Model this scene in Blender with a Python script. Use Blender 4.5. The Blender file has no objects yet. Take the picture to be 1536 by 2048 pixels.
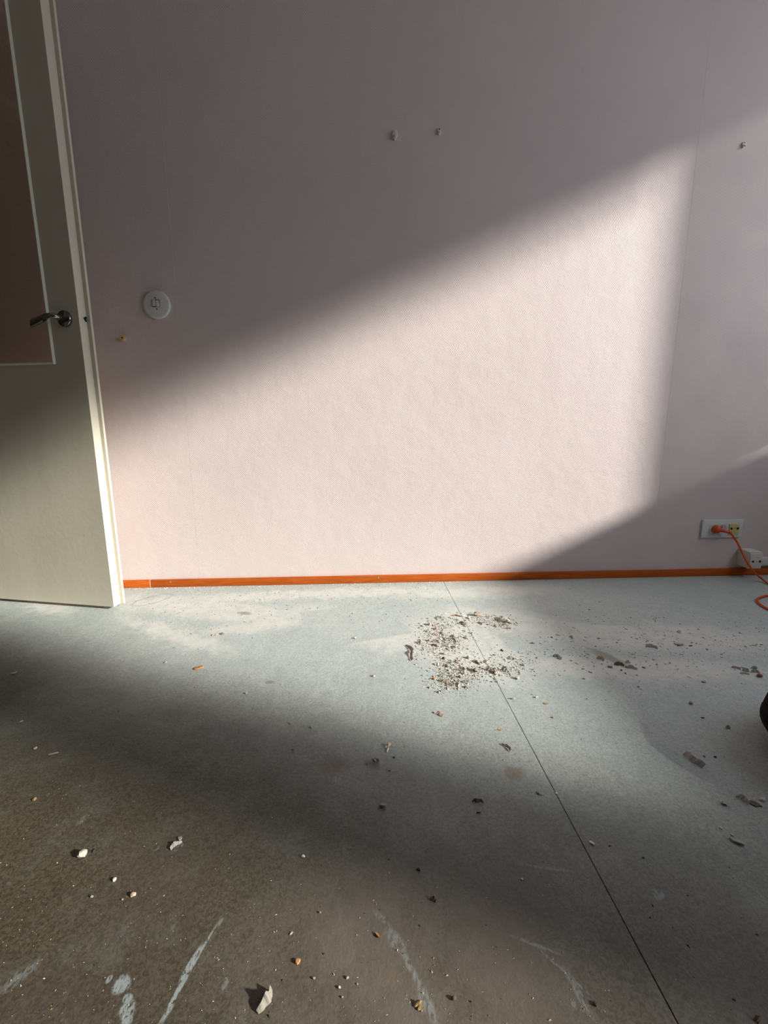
import bpy, bmesh, math, random
from mathutils import Vector, Matrix, noise

sc = bpy.context.scene
COL = sc.collection
random.seed(7)

# ------------------------------------------------------------------ camera
F_PX, PITCH, YAW, ROLL, CAM_H = 916.5, 0.19094, 0.05202, -0.00294, 0.6855
DW = 1.9206            # distance from camera foot to the back wall
XL, XR = -1.76, 2.40   # side walls
YF = -2.70             # wall behind the camera
ZC = 2.50
fwd = Vector((math.sin(YAW)*math.cos(PITCH), math.cos(YAW)*math.cos(PITCH), -math.sin(PITCH)))
rgt = Vector((math.cos(YAW), -math.sin(YAW), 0)); upv = rgt.cross(fwd)
r2 = rgt*math.cos(ROLL)+upv*math.sin(ROLL); u2 = -rgt*math.sin(ROLL)+upv*math.cos(ROLL)
cam = bpy.data.cameras.new('camera'); cam_o = bpy.data.objects.new('camera', cam); COL.objects.link(cam_o)
cam.sensor_fit = 'HORIZONTAL'; cam.sensor_width = 36.0; cam.lens = 36.0*F_PX/1536.0
cam.clip_start = 0.02
M = Matrix((( r2.x, u2.x, -fwd.x, 0), (r2.y, u2.y, -fwd.y, 0), (r2.z, u2.z, -fwd.z, CAM_H), (0, 0, 0, 1)))
cam_o.matrix_world = M
sc.camera = cam_o

# ------------------------------------------------------------------ sky, sun, exposure
SUN_DIR = Vector((-1.0, 0.46, -0.450)).normalized()     # direction the light travels
w = bpy.data.worlds.new('sky'); sc.world = w; w.use_nodes = True
bg = w.node_tree.nodes['Background']
bg.inputs['Color'].default_value = (0.80, 0.86, 1.0, 1); bg.inputs['Strength'].default_value = 2.65
sun = bpy.data.lights.new('sun', 'SUN'); sun.energy = 7.9; sun.angle = math.radians(3.6); sun.color = (1.0, 0.975, 0.915)
sun_o = bpy.data.objects.new('sun', sun); COL.objects.link(sun_o)
sun_o.rotation_euler = SUN_DIR.to_track_quat('-Z', 'Y').to_euler(); sun_o.location = (6, -3, 4)
sc.view_settings.view_transform = 'Standard'; sc.view_settings.look = 'None'
sc.view_settings.exposure = 0.0; sc.view_settings.gamma = 1.0
sc.view_settings.use_curve_mapping = False
sc.cycles.use_denoising = True
sc.cycles.max_bounces = 10; sc.cycles.diffuse_bounces = 6; sc.cycles.sample_clamp_indirect = 6

# windows in the right-hand wall (y0, y1, z0, z1)
WIN = [(-0.28, 1.84, 0.83, 2.31), (-1.25, -0.555, 0.83, 1.98)]
for (y0, y1, z0, z1) in WIN:                             # sampling portals in the window openings
    l = bpy.data.lights.new('window_portal', 'AREA'); l.shape = 'RECTANGLE'
    l.size = y1-y0; l.size_y = z1-z0; l.cycles.is_portal = True
    o = bpy.data.objects.new('window_portal', l); COL.objects.link(o)
    o.matrix_world = Matrix(((0, 0, 1, XR+0.13), (1, 0, 0, (y0+y1)/2), (0, 1, 0, (z0+z1)/2), (0, 0, 0, 1)))

# ------------------------------------------------------------------ pixel -> place
def ray(px, py): return fwd + r2*((px-768)/F_PX) - u2*((py-1024)/F_PX)
def FL(px, py, z=0.0):
    d = ray(px, py); t = (z-CAM_H)/d.z; return Vector((d.x*t, d.y*t, z))
def WP(px, py, y=DW):
    d = ray(px, py); t = y/d.y; return Vector((d.x*t, y, CAM_H+d.z*t))
def WX(px, py, x):
    d = ray(px, py); t = x/d.x; return Vector((x, d.y*t, CAM_H+d.z*t))

# ------------------------------------------------------------------ object helpers
def link(name, bm, m, parent=None, smooth=False, loc=None):
    bmesh.ops.recalc_face_normals(bm, faces=bm.faces)
    me = bpy.data.meshes.new(name); bm.to_mesh(me); bm.free()
    if m is not None: me.materials.append(m)
    if smooth:
        me.polygons.foreach_set('use_smooth', [True]*len(me.polygons))
        try: me.set_sharp_from_angle(angle=math.radians(38))
        except Exception: pass
    o = bpy.data.objects.new(name, me); COL.objects.link(o)
    if parent is not None: o.parent = parent
    if loc is not None: o.location = loc
    return o
def empty(name, loc=(0, 0, 0), rz=0.0):
    o = bpy.data.objects.new(name, None); COL.objects.link(o); o.location = loc; o.rotation_euler = (0, 0, rz)
    o.empty_display_size = 0.05; return o
def tag(o, label=None, cat=None, group=None, kind=None):
    if label: o['label'] = label
    if cat: o['category'] = cat
    if group: o['group'] = group
    if kind: o['kind'] = kind
    return o
def box(bm, a, b, bev=0.0):
    x0, y0, z0 = a; x1, y1, z1 = b
    vs = [bm.verts.new(p) for p in ((x0,y0,z0),(x1,y0,z0),(x1,y1,z0),(x0,y1,z0),(x0,y0,z1),(x1,y0,z1),(x1,y1,z1),(x0,y1,z1))]
    fs = [bm.faces.new([vs[i] for i in f]) for f in ((0,3,2,1),(4,5,6,7),(0,1,5,4),(1,2,6,5),(2,3,7,6),(3,0,4,7))]
    if bev > 0:
        es = list({e for f in fs for e in f.edges})
        bmesh.ops.bevel(bm, geom=es, offset=bev, segments=2, affect='EDGES', profile=0.6)
def lathe(bm, prof, n=32, mat=None):
    """prof: list of (radius, height); axis +Z, closed at ends."""
    rings = []
    for r, h in prof:
        if r < 1e-6: rings.append([bm.verts.new((0, 0, h))])
        else: rings.append([bm.verts.new((r*math.cos(2*math.pi*k/n), r*math.sin(2*math.pi*k/n), h)) for k in range(n)])
    for A, B in zip(rings, rings[1:]):
        for k in range(n):
            a = [A[k % len(A)], A[(k+1) % n % len(A)]] if len(A) > 1 else [A[0]]
            b = [B[(k+1) % n], B[k]] if len(B) > 1 else [B[0]]
            if len(a)+len(b) >= 3: bm.faces.new(a+b)
    if len(rings[0]) > 1: bm.faces.new(rings[0])
    if len(rings[-1]) > 1: bm.faces.new(rings[-1])
    if mat is not None: bmesh.ops.transform(bm, matrix=mat, verts=[v for rg in rings for v in rg])
def catmull(pts, n=8):
    P = [pts[0]]+list(pts)+[pts[-1]]; out = []
    for i in range(1, len(P)-2):
        for k in range(n):
            t = k/n; a, b, c, d = P[i-1], P[i], P[i+1], P[i+2]
            out.append(0.5*((2*b)+(-a+c)*t+(2*a-5*b+4*c-d)*t*t+(-a+3*b-3*c+d)*t**3))
    out.append(pts[-1]); return out
def tube(bm, pts, rad, n=10, flat=1.0, sm=8):
    pts = [Vector(p) for p in pts]; path = catmull(pts, sm) if sm else pts
    L = len(path); rings = []
    for i, p in enumerate(path):
        t = (path[min(i+1, L-1)]-path[max(i-1, 0)]).normalized()
        s = t.cross(Vector((0, 0, 1)));  s = s.normalized() if s.length > 1e-4 else Vector((1, 0, 0))
        u = s.cross(t)
        r = rad(i/(L-1)) if callable(rad) else rad
        rings.append([bm.verts.new(p+s*math.cos(2*math.pi*k/n)*r+u*math.sin(2*math.pi*k/n)*r*flat) for k in range(n)])
    for A, B in zip(rings, rings[1:]):
        for k in range(n): bm.faces.new((A[k], A[(k+1) % n], B[(k+1) % n], B[k]))
    bm.faces.new(rings[0]); bm.faces.new(rings[-1])
def prism(bm, pts, y0, y1):
    """outline in xz, extruded along y"""
    A = [bm.verts.new((p[0], y0, p[1])) for p in pts]; B = [bm.verts.new((p[0], y1, p[1])) for p in pts]
    n = len(pts)
    for k in range(n): bm.faces.new((A[k], A[(k+1) % n], B[(k+1) % n], B[k]))
    bm.faces.new(A); bm.faces.new(B)
    return A, B

# ------------------------------------------------------------------ materials
class NT:
    def __init__(s, name):
        s.m = bpy.data.materials.new(name); s.m.use_nodes = True; s.t = s.m.node_tree; s.n = s.t.nodes
        s.b = s.n['Principled BSDF']; s.out = s.n['Material Output']; s._pos = None
    def new(s, k, **kw):
        nd = s.n.new(k)
        for a, v in kw.items(): setattr(nd, a, v)
        return nd
    def con(s, a, b): s.t.links.new(a, b)
    def pos(s):
        if s._pos is None: s._pos = s.new('ShaderNodeNewGeometry').outputs['Position']
        return s._pos
    def obj(s): return s.new('ShaderNodeTexCoord').outputs['Object']
    def noise(s, vec, scale, detail=3, rough=0.55, stretch=None, dist=0.0):
        if stretch:
            mp = s.new('ShaderNodeMapping'); mp.inputs['Scale'].default_value = stretch; s.con(vec, mp.inputs['Vector']); vec = mp.outputs[0]
        t = s.new('ShaderNodeTexNoise'); t.inputs['Scale'].default_value = scale; t.inputs['Detail'].default_value = detail
        t.inputs['Roughness'].default_value = rough; t.inputs['Distortion'].default_value = dist
        s.con(vec, t.inputs['Vector']); return t.outputs['Fac']
    def ramp(s, v, lo, hi, a=0.0, b=1.0):
        r = s.new('ShaderNodeMapRange', interpolation_type='SMOOTHSTEP')
        for i, x in enumerate((lo, hi, a, b)): r.inputs[i+1].default_value = x
        s.con(v, r.inputs[0]); return r.outputs[0]
    def math(s, op, a, b=None, clamp=False):
        m = s.new('ShaderNodeMath', operation=op, use_clamp=clamp)
        for i, x in enumerate((a, b)):
            if x is None: continue
            if isinstance(x, (int, float)): m.inputs[i].default_value = x
            else: s.con(x, m.inputs[i])
        return m.outputs[0]
    def mix(s, f, a, b):
        m = s.new('ShaderNodeMix', data_type='RGBA')
        for i, x in zip((0, 6, 7), (f, a, b)):
            if isinstance(x, (int, float)): m.inputs[i].default_value = x
            elif isinstance(x, tuple): m.inputs[i].default_value = (x[0], x[1], x[2], 1)
            else: s.con(x, m.inputs[i])
        return m.outputs[2]
    def bump(s, h, dist, strength=1.0, prev=None):
        b = s.new('ShaderNodeBump'); b.inputs['Distance'].default_value = dist; b.inputs['Strength'].default_value = strength
        s.con(h, b.inputs['Height'])
        if prev is not None: s.con(prev, b.inputs['Normal'])
        return b.outputs[0]
def plain(name, col, rough=0.5, metal=0.0, nscale=60, var=0.08, bump=0.0, spec=0.5):
    t = NT(name); n = t.noise(t.obj(), nscale, 4)
    c = t.mix(n, tuple(x*(1-var) for x in col), tuple(min(1, x*(1+var)) for x in col))
    t.con(c, t.b.inputs['Base Color']); t.b.inputs['Roughness'].default_value = rough; t.b.inputs['Metallic'].default_value = metal
    t.b.inputs['Specular IOR Level'].default_value = spec
    if bump: t.con(t.bump(n, bump), t.b.inputs['Normal'])
    return t.m

def mat_wallpaper(name, col, seed):
    t = NT(name); P = t.pos()
    wob = t.noise(P, 45, 2); wob2 = t.noise(P, 9, 2)
    sx = t.new('ShaderNodeSeparateXYZ'); t.con(P, sx.inputs[0])
    hx = t.math('ADD', sx.outputs[0], sx.outputs[1])
    # staggered woven bobbles: 7 mm apart in a row, rows 4.6 mm apart
    X = t.math('ADD', t.math('MULTIPLY', hx, 2*math.pi/0.0072), t.math('MULTIPLY', wob, 4.0))
    Z = t.math('ADD', t.math('MULTIPLY', sx.outputs[2], 2*math.pi/0.0094), t.math('MULTIPLY', wob, -3.0))
    wv = t.math('MULTIPLY', t.math('SINE', X), t.math('SINE', Z))
    h = t.math('ADD', t.math('MULTIPLY', wv, 0.5), t.math('MULTIPLY', t.noise(P, 260, 2), 0.5))
    big = t.noise(P, 2.2, 3)
    c = t.mix(t.ramp(big, .3, .7), tuple(x*0.965 for x in col), tuple(x*1.02 for x in col))
    c = t.mix(t.math('MULTIPLY', t.ramp(wob2, .35, .75), 0.10), c, tuple(x*0.8 for x in col))
    t.con(c, t.b.inputs['Base Color']); t.b.inputs['Roughness'].default_value = 0.62
    t.b.inputs['Specular IOR Level'].default_value = 0.35
    n1 = t.bump(h, 0.00044); n2 = t.bump(t.noise(P, 14, 3), 0.0016, prev=n1)
    t.con(n2, t.b.inputs['Normal']); return t.m

def mat_floor():
    t = NT('grey_green_floor_sheet'); P = t.pos()
    # coordinates with wobble for marks
    nz = t.new('ShaderNodeTexNoise'); nz.inputs['Scale'].default_value = 26; nz.inputs['Detail'].default_value = 4; t.con(P, nz.inputs['Vector'])
    def wobble(amp):
        s1 = t.new('ShaderNodeVectorMath', operation='SUBTRACT'); t.con(nz.outputs['Color'], s1.inputs[0]); s1.inputs[1].default_value = (.5, .5, .5)
        s2 = t.new('ShaderNodeVectorMath', operation='SCALE'); t.con(s1.outputs[0], s2.inputs[0]); s2.inputs['Scale'].default_value = amp
        s3 = t.new('ShaderNodeVectorMath', operation='ADD'); t.con(P, s3.inputs[0]); t.con(s2.outputs[0], s3.inputs[1]); return s3.outputs[0]
    W1, W2 = wobble(0.10), wobble(0.026)
    W3 = wobble(0.0055)
    def blob(c, r, ang=0, soft=0.5, vec=W1, sharp='l'):
        mp = t.new('ShaderNodeMapping', vector_type='TEXTURE'); t.con(vec, mp.inputs['Vector'])
        mp.inputs['Location'].default_value = (c[0], c[1], 0); mp.inputs['Rotation'].default_value = (0, 0, ang)
        mp.inputs['Scale'].default_value = (r[0], r[1], 50)
        if sharp == 'box':
            ab = t.new('ShaderNodeVectorMath', operation='ABSOLUTE'); t.con(mp.outputs[0], ab.inputs[0])
            sp = t.new('ShaderNodeSeparateXYZ'); t.con(ab.outputs[0], sp.inputs[0]); d = t.math('MAXIMUM', sp.outputs[0], sp.outputs[1])
        else:
            ln = t.new('ShaderNodeVectorMath', operation='LENGTH'); t.con(mp.outputs[0], ln.inputs[0]); d = ln.outputs['Value']
        return t.ramp(d, 1+soft*0.5, 1-soft*0.5)
    def seg(p, q, wd, **k):
        a, b = FL(*p), FL(*q); c = (a+b)/2; d = b-a
        return blob((c.x, c.y), (d.length/2, wd), math.atan2(d.y, d.x), **k)
    def mx(L):
        r = L[0]
        for x in L[1:]: r = t.math('MAXIMUM', r, x)
        return r
    # base: fine fibre mottling
    f1 = t.noise(P, 190, 4, 0.6, dist=1.0); f2 = t.noise(P, 55, 4, 0.6, stretch=(1.3, 0.7, 1)); f3 = t.noise(P, 7, 5, 0.6); f4 = t.noise(P, 2.0, 3)
    f5 = t.noise(P, 420, 2, 0.5)
    col = t.mix(t.ramp(f1, .36, .64), (0.350, 0.392, 0.372), (0.485, 0.535, 0.505))
    col = t.mix(t.math('MULTIPLY', t.ramp(f2, .38, .72), 0.35), col, (0.55, 0.60, 0.565))
    col = t.mix(t.math('MULTIPLY', t.ramp(f3, .40, .68), 0.30), col, (0.360, 0.405, 0.400))
    # brown-olive grime worn in towards the camera and the left
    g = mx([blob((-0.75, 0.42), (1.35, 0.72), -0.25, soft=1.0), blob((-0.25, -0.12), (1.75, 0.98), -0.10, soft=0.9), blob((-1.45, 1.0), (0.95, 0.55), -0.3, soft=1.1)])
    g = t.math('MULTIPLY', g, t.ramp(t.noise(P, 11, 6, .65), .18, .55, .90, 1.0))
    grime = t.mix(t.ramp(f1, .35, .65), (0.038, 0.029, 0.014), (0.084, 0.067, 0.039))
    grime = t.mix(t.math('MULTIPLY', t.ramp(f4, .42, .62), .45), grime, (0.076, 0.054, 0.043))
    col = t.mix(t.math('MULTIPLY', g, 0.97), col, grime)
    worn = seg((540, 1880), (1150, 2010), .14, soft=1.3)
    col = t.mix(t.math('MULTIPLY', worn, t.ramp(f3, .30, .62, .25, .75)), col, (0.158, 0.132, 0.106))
    # scraped, greener bare patches showing inside the grime
    sc1 = t.math('MULTIPLY', t.ramp(t.noise(P, 16, 7, .72), .60, .72), t.ramp(t.noise(P, 110, 3, .6), .40, .60))
    col = t.mix(t.math('MULTIPLY', sc1, 0.22), col, (0.26, 0.28, 0.25))
    # pale plaster dust lying on the floor
    dust = [seg((255, 1200), (620, 1240), .085, soft=.9), seg((330, 1200), (900, 1178), .05, soft=1.0), seg((420, 1262), (620, 1240), .05, soft=1.),
            seg((830, 1240), (1040, 1350), .15, soft=.9), seg((800, 1190), (1100, 1180), .06, soft=1.0), seg((870, 1225), (1180, 1262), .09, soft=.9),
            seg((1040, 1262), (1536, 1280), .10, soft=.8), seg((1060, 1330), (1520, 1345), .06, soft=.9),
            seg((590, 1215), (860, 1300), .10, soft=.7), seg((60, 1190), (130, 1225), .05, soft=1.0), seg((250, 1240), (450, 1300), .04, soft=1.)]
    D = mx(dust)
    D = t.math('MULTIPLY', D, t.ramp(t.noise(P, 22, 6, .7), .25, .60, .25, 1.0))
    pa, pb, pc_, pd = FL(612, 1226), FL(772, 1204), FL(822, 1268), FL(606, 1292)
    ctr = (pa+pb+pc_+pd)/4; dd = (pb-pa)
    clean = mx([blob((ctr.x, ctr.y), ((pb-pa).length/2*1.04, (pd-pa).length/2*1.15), math.atan2(dd.y, dd.x), soft=.08, vec=W3, sharp='box'),
                seg((960, 1205), (1150, 1212), .045, soft=.35, vec=W2), seg((1000, 1268), (1060, 1312), .03, soft=.5, vec=W2),
                seg((1130, 1240), (1300, 1248), .03, soft=.7, vec=W2)])
    D = t.math('MULTIPLY', D, t.math('SUBTRACT', 1.0, t.math('MULTIPLY', clean, .85)))
    col = t.mix(t.math('MULTIPLY', D, 0.80), col, (0.65, 0.645, 0.59))
    gritm = t.math('MULTIPLY', t.ramp(f5, .60, .72), D)
    col = t.mix(t.math('MULTIPLY', gritm, .55), col, (0.20, 0.17, 0.14))
    # blue-white paint smears and scuffs
    pt = [seg((430, 1855), (315, 2055), .0022, soft=.9, vec=W3), seg((404, 1892), (360, 1966), .0042, soft=.6, vec=W3), seg((366, 1960), (324, 2046), .0032, soft=.7, vec=W3),
          seg((236, 1952), (256, 1974), .0105, soft=.5, vec=W2), seg((262, 1988), (248, 2006), .0055, soft=.5, vec=W3), seg((268, 2008), (240, 2028), .0095, soft=.5, vec=W2),
          seg((252, 2030), (256, 2050), .006, soft=.5, vec=W3), seg((222, 1950), (212, 1966), .003, soft=.6, vec=W3)]
    pt2 = [seg((776, 1862), (806, 1902), .0085, soft=.8, vec=W2), seg((800, 1895), (842, 1975), .0042, soft=.8, vec=W3), seg((838, 1968), (872, 2050), .0068, soft=.8, vec=W3),
           seg((748, 1820), (778, 1850), .004, soft=1., vec=W3), seg((150, 1650), (172, 1632), .005, soft=.9, vec=W2), seg((345, 1702), (366, 1688), .005, soft=.6, vec=W3),
           seg((308, 1702), (322, 1690), .0045, soft=.9, vec=W2), seg((672, 1548), (682, 1570), .008, soft=.8, vec=W2), 
           seg((1310, 1780), (1330, 1800), .011, soft=.4, vec=W2), seg((1040, 1728), (1150, 1744), .0022, soft=1., vec=W3), 
           seg((1025, 1872), (1120, 1908), .0022, soft=1., vec=W3), seg((1130, 1938), (1180, 2030), .0045, soft=.9, vec=W3), seg((1140, 2004), (1152, 2014), .0045, soft=.6, vec=W3),
           seg((1160, 2010), (1168, 2024), .0035, soft=.6, vec=W3), seg((440, 1985), (462, 1950), .0028, soft=.9, vec=W3), seg((10, 1975), (75, 1925), .006, soft=1.4, vec=W2),
           seg((1075, 1895), (1180, 1990), .0018, soft=1., vec=W3), seg((436, 1850), (446, 1835), .003, soft=.9, vec=W3)]
    brk = t.ramp(t.noise(P, 260, 3, .7, stretch=(1, .35, 1)), .40, .55)
    PM = mx([t.math('MULTIPLY', mx(pt), t.ramp(t.noise(P, 170, 4, .75, stretch=(1.6, .6, 1)), .40, .50)), t.math('MULTIPLY', mx(pt2), t.math('MULTIPLY', brk, .45))])
    col = t.mix(t.math('MULTIPLY', PM, .75), col, (0.34, 0.39, 0.39))
    # brown, reddish and damp-looking stains, ring marks
    st = [seg((532, 1363), (550, 1363), .008, soft=.6, vec=W2), seg((776, 1953), (796, 1953), .008, soft=.8, vec=W2), seg((1180, 1298), (1262, 1335), .018, soft=1., vec=W2),
          seg((478, 1224), (500, 1228), .014, soft=1., vec=W2), seg((1010, 1545), (1050, 1552), .016, soft=1., vec=W2), seg((640, 1530), (690, 1534), .02, soft=1.2, vec=W2),
          seg((1500, 1600), (1520, 1612), .008, soft=.6, vec=W2)]
    col = t.mix(t.math('MULTIPLY', mx(st), .55), col, (0.165, 0.115, 0.070))
    def ring(p, r, vec=W3):
        c = FL(*p); o1 = blob((c.x, c.y), (r, r), 0, .16, vec); i1 = blob((c.x, c.y), (r*.86, r*.86), 0, .16, vec)
        return t.math('SUBTRACT', o1, i1, clamp=True)
    ea, eb = FL(262, 1212), FL(345, 1188); ec = (ea+eb)/2; ed = eb-ea
    wet = mx([ring((735, 1620), .032), ring((413, 1610), .030),
              t.math('SUBTRACT', blob((ec.x, ec.y), (ed.length/2, .042), math.atan2(ed.y, ed.x), .2, W2), blob((ec.x, ec.y), (ed.length/2*.9, .034), math.atan2(ed.y, ed.x), .3, W2), clamp=True)])
    col = t.mix(t.math('MULTIPLY', wet, .35), col, (0.13, 0.11, 0.085))
    spots = t.math('MULTIPLY', t.ramp(t.noise(P, 75, 2, .5), .71, .75), .55)
    col = t.mix(spots, col, (0.15, 0.125, 0.10))
    t.con(col, t.b.inputs['Base Color'])
    rg = t.ramp(f3, .3, .7, .50, .66)
    rg = t.math('ADD', rg, t.math('MULTIPLY', D, .25), clamp=True)
    t.con(rg, t.b.inputs['Roughness']); t.b.inputs['Specular IOR Level'].default_value = 0.30
    hh = t.math('ADD', t.math('MULTIPLY', f1, .6), t.math('MULTIPLY', t.math('MULTIPLY', t.noise(P, 480, 2), D), 1.2))
    n1 = t.bump(hh, 0.0006); n2 = t.bump(f3, 0.004, prev=n1); t.con(n2, t.b.inputs['Normal'])
    return t.m

def mat_wood():
    t = NT('orange_lacquered_wood'); P = t.pos()
    g1 = t.noise(P, 14, 5, .6, stretch=(1, 6, 14)); g2 = t.noise(P, 90, 3, .6, stretch=(.35, 4, 5))
    c = t.mix(t.ramp(g1, .3, .7), (0.40, 0.074, 0.007), (0.53, 0.122, 0.012))
    c = t.mix(t.math('MULTIPLY', t.ramp(g2, .5, .75), .4), c, (0.36, 0.065, 0.010))
    t.con(c, t.b.inputs['Base Color']); t.b.inputs['Roughness'].default_value = .5; t.b.inputs['Specular IOR Level'].default_value = .25
    return t.m
def mat_glass():
    t = NT('clear_door_glass'); t.n.remove(t.b)
    tr = t.new('ShaderNodeBsdfTransparent'); tr.inputs[0].default_value = (.84, .78, .70, 1)
    gl = t.new('ShaderNodeBsdfGlossy'); gl.inputs['Roughness'].default_value = .03; gl.inputs[0].default_value = (1, 1, 1, 1)
    lw = t.new('ShaderNodeFresnel'); lw.inputs['IOR'].default_value = 1.45
    m = t.new('ShaderNodeMixShader'); ge = t.new('ShaderNodeNewGeometry'); t.con(t.math('MULTIPLY', lw.outputs[0], t.math('SUBTRACT', 1.0, ge.outputs['Backfacing'])), m.inputs[0]); t.con(tr.outputs[0], m.inputs[1]); t.con(gl.outputs[0], m.inputs[2])
    t.con(m.outputs[0], t.out.inputs[0]); return t.m
def mat_sheer(name='sheer_curtain_cloth', alb=.6, lo=.85, hi=.97):
    t = NT(name); t.n.remove(t.b)
    tr = t.new('ShaderNodeBsdfTransparent'); tr.inputs[0].default_value = (1, 1, 1, 1)
    tl = t.new('ShaderNodeBsdfTranslucent'); tl.inputs[0].default_value = (alb, alb, alb, 1)
    df = t.new('ShaderNodeBsdfDiffuse'); df.inputs[0].default_value = (alb, alb, alb, 1)
    a = t.new('ShaderNodeMixShader'); a.inputs[0].default_value = .5; t.con(tl.outputs[0], a.inputs[1]); t.con(df.outputs[0], a.inputs[2])
    m = t.new('ShaderNodeMixShader'); f = t.noise(t.obj(), 90, 2, stretch=(1, 1, .1)); t.con(t.ramp(f, .3, .7, lo, hi), m.inputs[0])
    t.con(tr.outputs[0], m.inputs[1]); t.con(a.outputs[0], m.inputs[2]); t.con(m.outputs[0], t.out.inputs[0]); return t.m

WALLPINK = (0.670, 0.570, 0.545)
M_WALL = mat_wallpaper('pink_woven_wallpaper', WALLPINK, 1)
M_CEIL = plain('white_ceiling_paint', (0.74, 0.70, 0.66), .8)
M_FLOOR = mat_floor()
M_SUB = plain('dark_subfloor', (0.09, 0.08, 0.07), .9)
M_WOOD = mat_wood()
M_GLASS = mat_glass()
M_SHEER = mat_sheer()
M_SUNSOFT = mat_sheer('added_softening_lace', .5, .40, .55)
M_SUNSOFT2 = mat_sheer('fine_added_softening_lace', .5, .30, .45)
M_FARWALL = plain('brown_far_wall', (0.20, 0.16, 0.13), .8)
def mat_doorpaint():
    t = NT('cream_door_paint'); P = t.pos()
    s = t.noise(P, 9, 5, .6, stretch=(1, 1, .12)); s2 = t.noise(P, 60, 3)
    c = t.mix(t.ramp(s, .35, .7), (0.655, 0.61, 0.49), (0.62, 0.57, 0.45))
    c = t.mix(t.math('MULTIPLY', t.ramp(t.noise(P, 38, 2), .73, .78), .5), c, (0.45, 0.40, 0.32))
    t.con(c, t.b.inputs['Base Color']); t.b.inputs['Roughness'].default_value = .38
    t.con(t.bump(s2, .0004), t.b.inputs['Normal']); return t.m
M_DOOR = mat_doorpaint()
M_BEAD = plain('pale_glazing_bead', (0.78, 0.77, 0.62), .4)
M_CHROME = plain('chrome', (0.30, 0.29, 0.275), .12, 1.0)
M_WHITE = plain('white_plastic', (0.66, 0.66, 0.64), .38, var=.03)
M_WHITE2 = plain('ivory_plastic', (0.66, 0.64, 0.55), .38, var=.04)
M_YEL = plain('yellowed_plastic', (0.62, 0.50, 0.20), .42, var=.05)
M_BLACK = plain('black_hole', (0.008, 0.008, 0.008), .6)
M_VAC = plain('black_vacuum_plastic', (0.003, 0.003, 0.003), .7, spec=.04)
M_VACR = plain('black_rubber', (0.008, 0.008, 0.008), .8, spec=.1)
M_ORANGE = plain('orange_rubber', (0.60, 0.072, 0.006), .5, var=.06)
M_STEEL = plain('steel_screw', (0.62, 0.60, 0.55), .35, .9)
M_HOOK = plain('cream_hook_plastic', (0.70, 0.68, 0.56), .40, nscale=200)
M_KNOB = plain('amber_rubber_stop', (0.62, 0.42, 0.16), .40)
M_ALU = plain('latch_plate_metal', (0.72, 0.72, 0.68), .38, .35)
def debris(name, col, v=.22): return plain(name, col, .85, nscale=260, var=v, bump=.0008)
M_PLAS = debris('pale_plaster', (0.50, 0.46, 0.39)); M_PLAS2 = debris('grey_plaster', (0.31, 0.30, 0.265))
M_PAPER = debris('torn_paper_beige', (0.43, 0.34, 0.27)); M_PAPER2 = debris('torn_paper_grey', (0.26, 0.235, 0.19))
M_DARKB = debris('dark_brown_scrap', (0.115, 0.075, 0.052)); M_TAN = debris('tan_scrap', (0.38, 0.26, 0.12))
M_OCHRE = debris('orange_wood_chip', (0.60, 0.27, 0.10)); M_PALEW = debris('pale_wood_chip', (0.52, 0.37, 0.24)); M_WHT = debris('white_fleck', (0.66, 0.64, 0.58), .1)
M_BLK = debris('black_crumb', (0.04, 0.035, 0.03)); M_RED = debris('reddish_crumb', (0.26, 0.10, 0.07))

# ------------------------------------------------------------------ room shell
SEAM_X = 0.3606
TK = 0.12
def struct(name, a, b, m, kind='structure', parent=None):
    bm = bmesh.new(); box(bm, a, b); o = link(name, bm, m, parent)
    if parent is None: o['kind'] = kind
    return o
HX = -3.0   # hallway beyond the doorway
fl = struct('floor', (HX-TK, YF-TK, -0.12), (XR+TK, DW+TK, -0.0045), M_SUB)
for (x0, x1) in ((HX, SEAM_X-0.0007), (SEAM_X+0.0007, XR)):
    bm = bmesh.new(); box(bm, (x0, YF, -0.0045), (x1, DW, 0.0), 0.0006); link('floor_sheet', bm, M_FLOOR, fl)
struct('ceiling', (HX-TK, YF-TK, ZC), (XR+TK, DW+TK, ZC+0.1), M_CEIL)
wb = struct('wall_back', (HX-TK, DW+0.0012, -0.12), (XR+TK, DW+TK, ZC), M_CEIL)
edges = [XL, -0.6947, 0.3053, 1.3053, 2.3053, XR]
for i, (x0, x1) in enumerate(zip(edges, edges[1:])):        # strips of wallpaper, butt-jointed
    bm = bmesh.new(); box(bm, (x0+0.00008, DW-(0.0002 if i % 2 else 0.0), 0.0), (x1-0.00008, DW+0.0012, ZC), 0.00022)
    link('wallpaper_strip', bm, M_WALL, wb)
struct('wall_front', (HX-TK, YF-TK, -0.12), (XR+TK, YF, ZC), M_FARWALL)
struct('wall_hall', (HX-TK, YF, -0.12), (HX, DW, ZC), M_CEIL)
# left wall with doorway next to the back wall
DY0, DY1, DZ = 1.03, 1.885, 2.08
bm = bmesh.new(); box(bm, (XL-0.1, YF, 0), (XL, DY0, ZC)); box(bm, (XL-0.1, DY0, DZ), (XL, DY1, ZC)); box(bm, (XL-0.1, DY1, 0), (XL, DW, ZC))
tag(link('wall_left', bm, M_FARWALL), kind='structure')
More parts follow.
